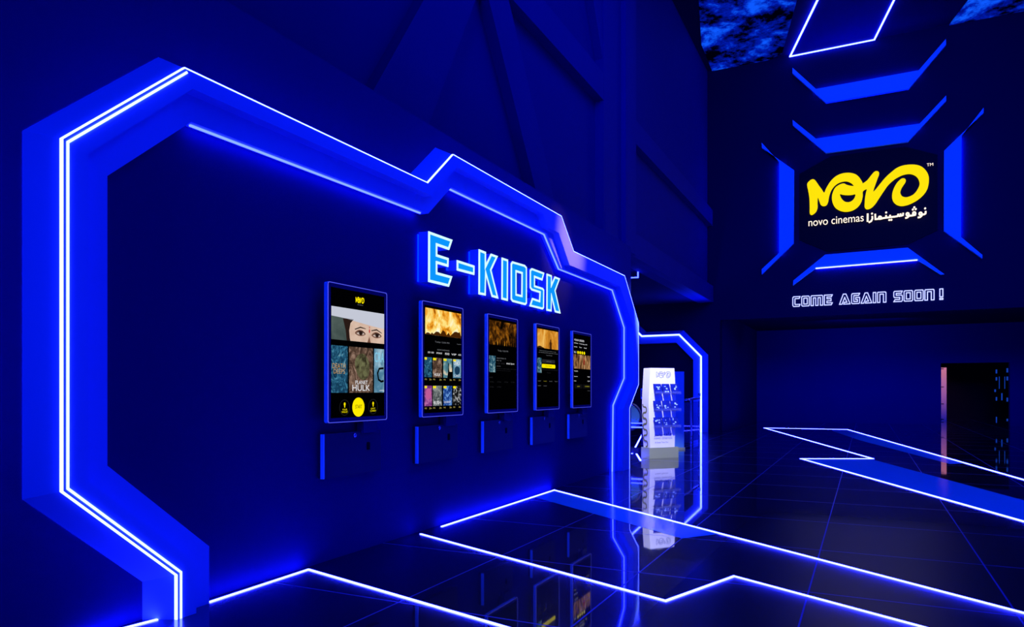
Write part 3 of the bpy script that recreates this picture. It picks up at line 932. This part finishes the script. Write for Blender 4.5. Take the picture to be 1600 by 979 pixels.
g = G(); g.strip(BACK, [SG(805, 597), SG(804, 678)], 0.045, 0.12, NOVO_W); g.obj('divider_bar', M['tag'], sign)
g = G(); a_, b_ = SG(1395, 127), SG(1460, 90); add_text(g, BACK, 'TM', a_[0], a_[1], b_[0], b_[1], NOVO_W); g.obj('trademark', M['tag'], sign)

BW = 0.16
brackets = [
    ('upper lit blue V-shaped bracket near the ceiling of the end wall',
     [(1238.2, 105.6), (1275, 138.9), (1435.4, 109.7), (1478, 60.6), (1478.3, 69.4), (1420, 138.3), (1290.3, 160.3), (1238.2, 114.4)], [1, 2]),
    ('lit blue V-shaped bracket just above the yellow logo on the end wall',
     [(1238.4, 187), (1275, 216.5), (1437, 193), (1478.3, 149), (1478.5, 157), (1419, 220.8), (1290.5, 238.5), (1238.8, 195.5)], [1, 2]),
    ('lit blue bracket left of the yellow logo on the end wall',
     [(1190, 222.5), (1217.5, 253), (1217.3, 395), (1190, 420.5), (1190.2, 428.5), (1240, 379.8), (1240.6, 265.5), (1190.3, 230.5)], [1, 2]),
    ('lit blue bracket right of the yellow logo on the end wall',
     [(1537, 168), (1502.5, 212), (1501.5, 370), (1535, 398), (1535, 403.5), (1475, 360.5), (1475.5, 235), (1537, 176)], [1, 2]),
    ('lit blue bracket with a white light line below the yellow logo',
     [(1239, 445.5), (1274.5, 418.5), (1433.5, 405.3), (1470, 428.5), (1475.5, 428), (1418.5, 386.6), (1289.5, 397.5), (1239.5, 438)], [1, 2]),
]
for lab, L, seg in brackets:
    P = [on(BACK, BW, *p) for p in L]
    Pc = clean(P)
    us = [p[0] for p in P]; vs_ = [p[1] for p in P]
    t = thing('light_bracket', ((min(us) + max(us)) / 2, 21.85, min(vs_)), lab, 'wall light', 'lit brackets around the logo')
    g = G()
    g.prism(BACK, [Pc], 0.06, BW)
    g.obj('bracket_body', M['bracket'], t)
    g = G()
    pc_, pd_ = Vector(P[1]).lerp(Vector(P[6]), 0.5), Vector(P[2]).lerp(Vector(P[5]), 0.5)
    g.strip(BACK, [tuple(pc_.lerp(pd_, 0.15)), tuple(pc_.lerp(pd_, 0.85))], 0.08, 0.003, 0.06)
    g.obj('wall_spacer', M['frame'], t)
    g = G()
    pa, pb = P[1], P[2]
    below = 'light line' in lab
    cen = Vector((sum(us) / 8, sum(vs_) / 8))
    mid = (Vector(pa) + Vector(pb)) / 2
    out = (mid - Vector(((P[5][0] + P[6][0]) / 2, (P[5][1] + P[6][1]) / 2))).normalized()
    sh = lambda p, s: (p[0] + out.x * s, p[1] + out.y * s)
    o0, o1 = -0.035, -0.004
    g.prism(BACK, [clean([sh(pa, o0), sh(pb, o0), sh(pb, o1), sh(pa, o1)])], 0.02, 0.045)
    g.obj('hidden_light', M['back_led'], t)
    if below:
        g = G()
        g.prism(BACK, [clean([sh(pa, -0.005), sh(pb, -0.005), sh(pb, 0.026), sh(pa, 0.026)])], BW - 0.03, BW + 0.01)
        g.obj('light_line', M['line_led'], t)

TW = 0.05
GL = {
    'C': [[(1, 1), (.1, 1), (0, .9), (0, .1), (.1, 0), (.9, 0), (1, .2), (.32, .2), (.3, .24), (.3, .76), (.32, .8), (.9, .8)]],
    'O': [[(.08, 0), (.92, 0), (1, .08), (1, .92), (.92, 1), (.08, 1), (0, .92), (0, .08)], [(.27, .2), (.73, .2), (.73, .8), (.27, .8)]],
    'M': [[(0, 0), (0, .94), (.05, 1), (.95, 1), (1, .94), (1, 0), (.80, 0), (.80, .78), (.60, .78), (.60, 0), (.40, 0), (.40, .78), (.20, .78), (.20, 0)]],
    'E': [[(0, 0), (0, 1), (1, 1), (.88, .8), (.32, .8), (.32, .62), (.84, .62), (.84, .40), (.32, .40), (.32, .2), (1, .2), (.88, 0)]],
    'A': [[(0, 0), (.36, 1), (.62, 1), (1, 0), (.40, 0), (.45, .18), (.70, .18), (.5, .66), (.24, 0)]],
    'G': [[(1, 1), (.1, 1), (0, .9), (0, .1), (.1, 0), (.92, 0), (1, .08), (1, .60), (.52, .60), (.52, .40), (.74, .40), (.74, .2), (.28, .2), (.28, .8), (.88, .8)]],
    'I': [[(0, 0), (1, 0), (1, 1), (0, 1)]],
    'N': [[(0, 0), (0, .95), (.05, 1), (.92, 1), (1, .92), (1, 0), (.70, 0), (.70, .8), (.28, .8), (.28, 0)]],
    'S': [[(1, 1), (.08, 1), (0, .92), (0, .48), (.08, .40), (.70, .40), (.70, .2), (.14, .2), (0, 0), (.92, 0), (1, .08), (1, .54), (.92, .62), (.28, .62), (.28, .8), (.90, .8)]],
    '!': [[(0, .26), (1, .26), (1, 1), (0, 1)], [(0, 0), (1, 0), (1, .12), (0, .12)]],
}
row = [('C', 1238.1, 1250.4, 'C starting the word COME'), ('O', 1252, 1265, 'O of the word COME'), ('M', 1266.6, 1286, 'M of the word COME'), ('E', 1287.5, 1301, 'E of the word COME'),
       ('A', 1311, 1328.8, 'A starting the word AGAIN'), ('G', 1330, 1343.8, 'G of the word AGAIN'), ('A', 1345, 1362.6, 'second A of the word AGAIN'), ('I', 1363.8, 1369, 'I of the word AGAIN'), ('N', 1370.5, 1385, 'N ending the word AGAIN'),
       ('S', 1396, 1410.5, 'S starting the word SOON'), ('O', 1412, 1426.6, 'first O of the word SOON'), ('O', 1428.6, 1443.3, 'second O of the word SOON'), ('N', 1444.7, 1460.2, 'N ending the word SOON'), ('!', 1467.9, 1474, '')]
zb = (on(BACK, TW, 1245, 479.6)[1] + on(BACK, TW, 1452, 468)[1]) / 2
zt = (on(BACK, TW, 1245, 463.2)[1] + on(BACK, TW, 1452, 450.6)[1]) / 2
for ch, x0, x1, lab in row:
    a, c = on(BACK, TW, x0, 470)[0], on(BACK, TW, x1, 470)[0]
    ST = 0.019
    cv = lambda p: (a + ST / 2 + p[0] * (c - a - ST), zb + ST / 2 + p[1] * (zt - zb - ST))
    g = G()
    for L in GL[ch]:
        g.strip(BACK, clean([cv(p) for p in L]), ST, 0.0, TW, True)
    o = g.obj('neon_letter' if ch != '!' else 'neon_exclamation_mark', M['neon'])
    tag(o, 'white neon outline letter ' + lab if lab else 'white neon outline exclamation mark ending the COME AGAIN SOON line', 'neon letter', 'neon letters of the farewell line')

# ------------------------------------------------------------------ passage portal beside the brochure stand
PF = Frame((0, 21.6, 0), (1, 0, 0), (0, 0, 1))
PO = [(-0.815, 0.0), (-0.815, 2.255), (-1.479, 2.942), (-2.63, 2.935), (-3.3, 3.6)]
t = thing('passage_portal', (-1.6, 21.75, 0), 'smaller white light frame around the passage behind the brochure stand', 'light frame')
g = G()
PI_ = foot_in = offset(PO, 0.26)
PI_[0] = (PI_[0][0], 0.0)
PB = offset(PO, -0.12); PB[0] = (PB[0][0], 0.0)
g.flat(PF, [clean(PO + PI_[::-1])], 0.0)
vs = [PF.p(a, c, -0.30) for a, c in PB] + [PF.p(a, c, 0) for a, c in PO]
g.add(vs, [(i, i + 1, 5 + i + 1, 5 + i) for i in range(4)])
vs = [PF.p(a, c, -0.30) for a, c in PI_] + [PF.p(a, c, 0) for a, c in PI_]
g.add(vs, [(i, i + 1, 5 + i + 1, 5 + i) for i in range(4)])
g.obj('frame_body', M['frame'], t)
g = G()
LO = offset(PO, 0.03); LO[0] = (LO[0][0], 0.0)
g.strip(PF, LO, 0.045, 0.0, 0.02)
g.obj('edge_light', M['led'], t)

# ------------------------------------------------------------------ ceiling light frame and clouds
CE = Frame((0, 0, CEIL), (1, 0, 0), (0, -1, 0))            # seen from below
dm = [on(CE, 0.0, *p) for p in ((1235, 90), (1366, 64), (1400, -4), (1281, -4))]
t = thing('ceiling_light_frame', (2.8, 20.5, CEIL), 'slanted four-sided white light outline on the ceiling above the end wall', 'ceiling light')
far = 5.5
dmx = [dm[0], dm[1]] + [(dm[1][0] + (dm[2][0] - dm[1][0]) * far / 2.5, dm[1][1] + (dm[2][1] - dm[1][1]) * far / 2.5), (dm[0][0] + (dm[3][0] - dm[0][0]) * far / 2.9, dm[0][1] + (dm[3][1] - dm[0][1]) * far / 2.9)]
dmx = clean([(p[0], p[1] + 0.08) for p in dmx])
g = G(); g.prism(CE, [offset(dmx, 0.02, True)], -0.058, -0.01); g.obj('soffit_panel', M['wall'], t)
g = G(); g.strip(CE, dmx, 0.04, -0.02, 0.012, True); g.obj('light_outline', M['led'], t)


def cloud(label, L):
    P = clean([on(CE, -0.03, *p) for p in L])
    g = G(); g.prism(CE, [P], -0.058, -0.03)
    tag(g.obj('cloud_panel', M['cloud']), label, 'ceiling panel', 'backlit cloud panels of the ceiling')


cloud('backlit blue cloud panel of the ceiling left of the light outline', [(1088, -60), (1096, 70), (1113, 112), (1180, 103), (1222, 84), (1262, -60)])
cloud('backlit blue cloud panel of the ceiling at the right corner', [(1480, 44), (1600, 24), (1720, 0), (1720, -60), (1560, -60)])

# ------------------------------------------------------------------ floor: light lines and pale inlays
fl = lambda *ps: [on(GROUND, 0.003, *p) for p in ps]


def floor_strip(label, path, width):
    g = G(); g.strip(GROUND, path, width, 0.0, 0.006)
    return tag(g.obj('floor_light_strip', M['floor_led']), label, 'floor light', 'light lines set in the floor')


S1 = fl((200, 979), (246, 967))
d_ = Vector(S1[1]) - Vector(S1[0])
floor_strip('floor light line left of the big portal foot', [tuple(Vector(S1[0]) - d_ * 8), S1[1]], 0.018)
S2 = fl((327, 940), (482, 889), (790, 979))
d_ = Vector(S2[2]) - Vector(S2[1])
floor_strip('floor light line bending away from the wall below the nearest kiosk', [S2[0], S2[1], tuple(Vector(S2[1]) + d_ * 1.6)], 0.018)
S3 = fl((657, 833.5), (1040, 938), (1147, 899.5), (1443, 979))
d_ = Vector(S3[3]) - Vector(S3[2])
floor_strip('zigzag floor light line crossing the middle of the black floor', S3[:3] + [tuple(Vector(S3[2]) + d_ * 2.2)], 0.017)
S4 = fl((690, 822), (866, 765), (1600, 957))
d_ = Vector(S4[2]) - Vector(S4[1])
floor_strip('floor light line running from the wall past the brochure stand reflection', S4[:2] + [tuple(Vector(S4[1]) + d_ * 1.5)], 0.020)
S5 = fl((1600, 749), (1324, 670.5), (1194, 668), (1364, 716), (1251.5, 716), (1600, 814))
e0 = Vector(S5[0]) + (Vector(S5[0]) - Vector(S5[1])) * 0.4
e1 = Vector(S5[5]) + (Vector(S5[5]) - Vector(S5[4])) * 0.6
floor_strip('far Z-shaped floor light line in front of the end wall', [tuple(e0)] + S5[1:5] + [tuple(e1)], 0.034)
S7 = fl((987.5, 708), (1004.5, 676))
floor_strip('short slanted floor light line left of the brochure stand', S7, 0.03)
S8 = fl((994.5, 708.5), (1001, 719))
floor_strip('tiny floor light dash at the foot of the brochure stand', S8, 0.03)


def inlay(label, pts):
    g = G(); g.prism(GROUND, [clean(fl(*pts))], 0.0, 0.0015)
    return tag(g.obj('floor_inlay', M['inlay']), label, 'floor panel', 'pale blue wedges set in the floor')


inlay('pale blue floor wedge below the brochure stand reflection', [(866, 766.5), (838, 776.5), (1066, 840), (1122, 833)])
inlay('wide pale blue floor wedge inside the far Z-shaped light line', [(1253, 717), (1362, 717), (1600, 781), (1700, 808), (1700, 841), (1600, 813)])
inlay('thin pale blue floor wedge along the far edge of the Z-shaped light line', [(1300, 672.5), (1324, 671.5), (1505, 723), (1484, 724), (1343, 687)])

# ------------------------------------------------------------------ brochure stand
ang = math.radians(50)
su = Vector((math.cos(ang), math.sin(ang), 0))
sb = Vector((-su.y, su.x, 0))
SO = Vector((0.003, 12.854, 0))
SF = Frame(SO, su, (0, 0, 1))                              # front of the stand, normal towards the hall
SWD, SDP = 0.645, 0.265
st = thing('brochure_stand', SO + su * SWD / 2 + sb * SDP / 2, 'white brochure display stand on a grey plinth at the end of the kiosk wall', 'display stand')


def sbox(u0, u1, d0, d1, z0, z1):
    g = G()
    g.prism(SF, [rect(u0, z0, u1, z1)], -d1, -d0)
    return g


g = sbox(0, SWD, 0, SDP, 0, 0.195); g.obj('plinth', M['plinth'], st)
BZ0, BZ1 = 0.195, 1.655
prof = [(0.0, 0.03), (0.35, 0.005), (0.62, 0.0), (1.0, 0.035)]      # barrel-shaped side outline
g = G()
left = [(0.0 + p, BZ0 + f * (BZ1 - BZ0)) for f, p in prof]
right = [(SWD - 0.045 - p, BZ0 + f * (BZ1 - BZ0)) for f, p in prof]
body = clean(smooth_path(left, 4) + smooth_path(right, 4)[::-1])
body = [(a, c) for a, c in body]
g.prism(SF, [body], -SDP + 0.03, -0.02)
g.obj('stand_board', M['stand'], st)
fz = -0.02 + 0.0008
g = G()
for L in logo_loops(0.16, 1.475, 0.48, 1.590):
    for lp in L:
        g.strip(SF, lp, 0.010, fz - 0.001, fz, True)
g.obj('stand_logo', M['grey_print'], st)
g = G()
sx = lambda x, y: (0.115 + (x - 815) / (1385 - 815) * 0.40, 0.475 - (y - 534) / (690 - 534) * 0.085)
arabic(g, SF, sx, fz - 0.001, fz, 0.011)
add_text(g, SF, 'novo cinemas', 0.115, 0.345, 0.515, 0.385, fz)
g.obj('stand_caption', M['grey_print'], st)
g = G(); add_text(g, SF, 'A Great Time Out', 0.135, 0.275, 0.43, 0.302, fz); g.obj('stand_slogan', M['dark_print'], st)
# wavy print on the left side
SL = Frame(SO + su * 0.0, -sb, (0, 0, 1))
wv = []
for k in range(60):
    z = 0.21 + k / 59 * 0.78
    wv.append((-SDP / 2 - 0.02 + 0.060 * math.sin(k * 0.40), z - 0.016 * math.sin(k * 0.80)))
g = G()
wn = []
for u_, z in wv:
    f = (z - BZ0) / (BZ1 - BZ0)
    off = 0.03 + (0.005 - 0.03) * min(1, f / 0.35) if f < 0.35 else 0.005 - 0.005 * (f - 0.35) / 0.27
    wn.append((u_, z, off))
pl = offset([(a, c) for a, c, o_ in wn], 0.016); pr = offset([(a, c) for a, c, o_ in wn], -0.016)
vs, fs = [], []
for (l, r_, (_, _, o_)) in zip(pl, pr, wn):
    vs.append(SL.p(l[0], l[1], -o_ + 0.004)); vs.append(SL.p(r_[0], r_[1], -o_ + 0.004))
for k in range(len(wn) - 1):
    fs.append((2 * k, 2 * k + 1, 2 * k + 3, 2 * k + 2))
g.add(vs, fs)
g.obj('wavy_print', M['squiggle'], st)
rowsz = [1.175, 0.865, 0.560]
for r_ in rowsz:
    g = G()
    g.prism(SF, [rect(0.07, r_, 0.64, r_ + 0.012)], -0.02, 0.085)
    g.prism(SF, [rect(0.07, r_ + 0.012, 0.64, r_ + 0.05)], 0.080, 0.085)
    g.obj('brochure_shelf', M['clear'], st)
rn = ['top', 'middle', 'bottom']
cn = ['left', 'centre', 'right']
for ri, r_ in enumerate(rowsz):
    for ci in range(3):
        u0 = 0.085 + ci * 0.185
        lean = (0.035, 0.05, 0.02)[(ri + ci) % 3]
        z0, h_ = r_ + 0.0135, 0.175
        bw = 0.165
        vs = []
        for dw in (0.0, 0.008):
            for uu, zz in ((u0 + 0.05 * 0, 0), (u0 + bw, 0), (u0 + bw - lean * 0.3, h_), (u0 - lean * 0.3, h_)):
                vs.append(SF.p(uu, z0 + zz, 0.055 - zz * 0.28 + dw))
        o = link('brochure', vs, [(0, 1, 2, 3), (4, 5, 6, 7), (0, 1, 5, 4), (1, 2, 6, 5), (2, 3, 7, 6), (3, 0, 4, 7)], M['brochure'])
        tag(o, 'blue brochure at the %s of the %s shelf of the white stand' % (cn[ci], rn[ri]), 'brochure', 'blue brochures in the white stand')
        g = G()
        rnd = random.Random(ri * 3 + ci)
        for q_ in range(4):
            uu = u0 + 0.02 + rnd.random() * 0.09; zz = 0.02 + rnd.random() * 0.12; ww = 0.015 + rnd.random() * 0.03; hh = 0.010 + rnd.random() * 0.02
            f0, f1 = 0.064 - zz * 0.28, 0.064 - (zz + hh) * 0.28
            g.add([SF.p(uu, z0 + zz, f0), SF.p(uu + ww, z0 + zz, f0), SF.p(uu + ww, z0 + zz + hh, f1), SF.p(uu, z0 + zz + hh, f1)], [(0, 1, 2, 3)])
        g.obj('cover_print', M['brochure_pale'], o, root=o.location)

# ------------------------------------------------------------------ passage: railing, totem, escalator end, small signs
t = thing('glass_railing', (-0.05, 16, 0), 'glass railing with a blue steel handrail behind the brochure stand', 'railing')
g = G(); g.tube([(-0.008, 15.5, 1.03), (-0.055, 17.5, 1.05)], 0.028, 10); g.obj('handrail', M['chrome'], t, smooth=True)
for yy in (15.55, 16.5, 17.45):
    x_ = 0.02 - 0.075 * (yy - 14.3) / 3.2
    g = G(); g.box((x_ - 0.02, yy - 0.02, 0), (x_ + 0.02, yy + 0.02, 1.02)); g.obj('post', M['chrome'], t)
g = G(); g.tube([(-0.055, 17.5, 1.05), (-0.055, 17.5, 1.12)], 0.012, 8)
for k in range(1):
    pts = []
    g.tube([(-0.055, 17.5, 1.10), (-0.055, 17.5, 1.115), (-0.055, 17.5, 1.16), (-0.055, 17.5, 1.175)], 0.03, 10)
g.obj('post_cap', M['chrome'], t)
for ya, yb in ((15.62, 16.45), (16.55, 17.40)):
    g = G(); g.box((-0.035, ya, 0.08), (-0.025, yb, 0.98)); g.obj('glass_panel', M['glass'], t)

t = thing('totem_sign', (-0.32, 15.2, 0), 'tall narrow pale blue totem standing just behind the brochure stand', 'totem')
g = G(); a0 = Vector((0.02, 15.05, 0))
TT = Frame((0.0, 15.15, 0), (0.9, 0.44, 0), (0, 0, 1))
g.prism(TT, [rect(-0.22, 0.04, 0.115, 1.64)], -0.06, 0.0)
M['totem'] = mat('pale_blue_board', (0.10, 0.30, 0.55), 0.4, 0, 0.3)
g.obj('totem_board', M['totem'], t)
g = G(); g.prism(TT, [rect(-0.24, 0.0, 0.125, 0.04)], -0.10, 0.04); g.obj('totem_foot', M['plinth'], t)

t = thing('escalator_balustrade', (-1.2, 13.9, 0), 'rounded glass escalator balustrade end left of the brochure stand', 'escalator')
cxx, czz, rad = -0.72, 0.72, 0.27
arc = [(-3.5, 13.9, czz + rad)] + [(cxx + rad * math.sin(a), 13.9, czz + rad * math.cos(a)) for a in [math.pi * k / 10 for k in range(11)]] + [(-3.5, 13.9, czz - rad)]
g = G(); g.tube(arc, 0.025, 8); g.obj('handrail', M['box'], t, smooth=True)
ES = Frame((0, 13.9, 0), (1, 0, 0), (0, 0, 1))
g = G(); g.prism(ES, [clean([(-3.5, 0.1)] + [(p[0], p[2]) for p in arc[::-1]][0:0] + [(cxx, 0.1)] + [(cxx + (rad - 0.03) * math.sin(a), czz + (rad - 0.03) * math.cos(a)) for a in [math.pi - math.pi * k / 10 for k in range(11)]] + [(-3.5, czz + rad - 0.03)])], -0.01, 0.01); g.obj('glass_panel', M['glass'], t)
g = G(); g.prism(ES, [rect(-3.5, 0.0, -0.42, 0.1)], -0.12, 0.12); g.obj('skirt', M['dark_wall'], t)
g = G(); g.prism(ES, [rect(-3.5, 0.50, -0.42, 0.525)], 0.02, 0.04); g.prism(ES, [rect(-3.5, 0.585, -0.42, 0.60)], 0.02, 0.04); g.obj('skirt_light', M['soft_led'], t)

t = thing('wall_plaque', (-0.45, 16.9, 1.05), 'small pale framed plaque seen between the big portal and brochure stand', 'plaque')
g = G(); PQ = Frame((-0.55, 17.2, 0), (1, 0, 0), (0, 0, 1))
pa, pb = on(PQ, 0, 1001.5, 623), on(PQ, 0, 1005.5, 606.5)
g.prism(PQ, [rect(pa[0], pa[1], pb[0], pb[1])], 0, 0.02); g.obj('plaque_frame', M['frame'], t)
g = G(); g.prism(PQ, [rect(pa[0] + 0.015, pa[1] + 0.05, pb[0] - 0.015, pb[1] - 0.04)], 0.02, 0.022); g.obj('plaque_face', M['bezel'], t)
g = G(); g.prism(PQ, [rect((pa[0] + pb[0]) / 2 - 0.015, 0.0, (pa[0] + pb[0]) / 2 + 0.015, pa[1])], 0, 0.02); g.obj('plaque_post', M['bezel'], t)

XL = Frame((-0.99, 0, 0), (0, 1, 0), (0, 0, 1))
HL = Frame((0, on(XL, 0, 996.5, 433)[0], 0), (1, 0, 0), (0, 0, 1))
g = G(); g.strip(HL, [on(HL, 0, 985, 433.5), on(HL, 0, 996.5, 433.0), (on(HL, 0, 996.5, 433.0)[0], 3.868)], 0.022, -0.03, 0.0)
tag(g.obj('corner_light', M['soft_led']), 'short bent light line under the steel beam beside the wall end', 'light')
wl = [on(HL, 0, 985, 433.5), on(HL, 0, 996.5, 421.5)]

# ------------------------------------------------------------------ dark corridor beyond the doorway
CO = Frame((0, 34.0, 0), (1, 0, 0), (0, 0, 1))
a, c = on(CO, 0, 1470.5, 655)[0], on(CO, 0, 1479, 655)[0]
t = thing('corridor_pillar', ((a + c) / 2, 34.1, 0), 'pale pink-lit pillar inside the dark doorway of the end wall', 'pillar')
g = G(); top = on(CO, 0, 1474, 574)[1]
g.box((a, 34.0, 0), (c, 34.25, top)); g.obj('pillar_shaft', M['pillar'], t)
g = G()
for f in (0.02, 0.31, 0.63, 0.97):
    g.box((a - 0.004, 33.994, top * f), ((a + c) / 2, 34.0, top * f + 0.03))
g.obj('pillar_joint', M['black'], t)
DK = Frame((0, 36.0, 0), (1, 0, 0), (0, 0, 1))
dash = emis('blue_marker_glow', lin((20, 66, 190)), 0.8)
k = 0
for x0, y0, y1, wd, lab in [(1557, 577, 583, 2.2, 'topmost of the left column'), (1557, 589, 594, 2.2, 'second of the left column'), (1555, 608, 612, 2.2, 'left of the tiny figure-shaped light'), (1557, 620, 625.5, 2.0, 'beside the foot of the left column'),
                            (1557, 651, 656, 1.6, 'lowest of the left column'), (1574, 575, 581.5, 2.4, 'topmost of the right column'), (1574, 588, 594, 2.4, 'second of the right column'), (1574, 621, 627, 2.2, 'in the middle of the right column'), (1574, 654, 660, 2.2, 'lowest of the right column'),
                            (1561.5, 588, 607, 0.9, 'long thin one in the left half'), (1570, 588, 607, 0.9, 'long thin one in the right half'), (1565.5, 614, 625, 1.8, 'between the two columns, lowest in the middle')]:
    (a0, z0), (a1, z1) = on(DK, 0, x0 - wd / 2, y1), on(DK, 0, x0 + wd / 2, y0)
    g = G(); g.prism(DK, [rect(a0, z0, a1, z1)], -0.03, 0.0)
    tag(g.obj('marker_light', dash), 'tiny blue marker light deep in the doorway, ' + lab, 'marker light', 'blue marker lights in the dark corridor')
g = G(); g.prism(DK, [rect(6, 0.0, 14, 3.5)], -0.3, -0.05)
o = g.obj('wall_corridor_rack', M['black']); struct(o)
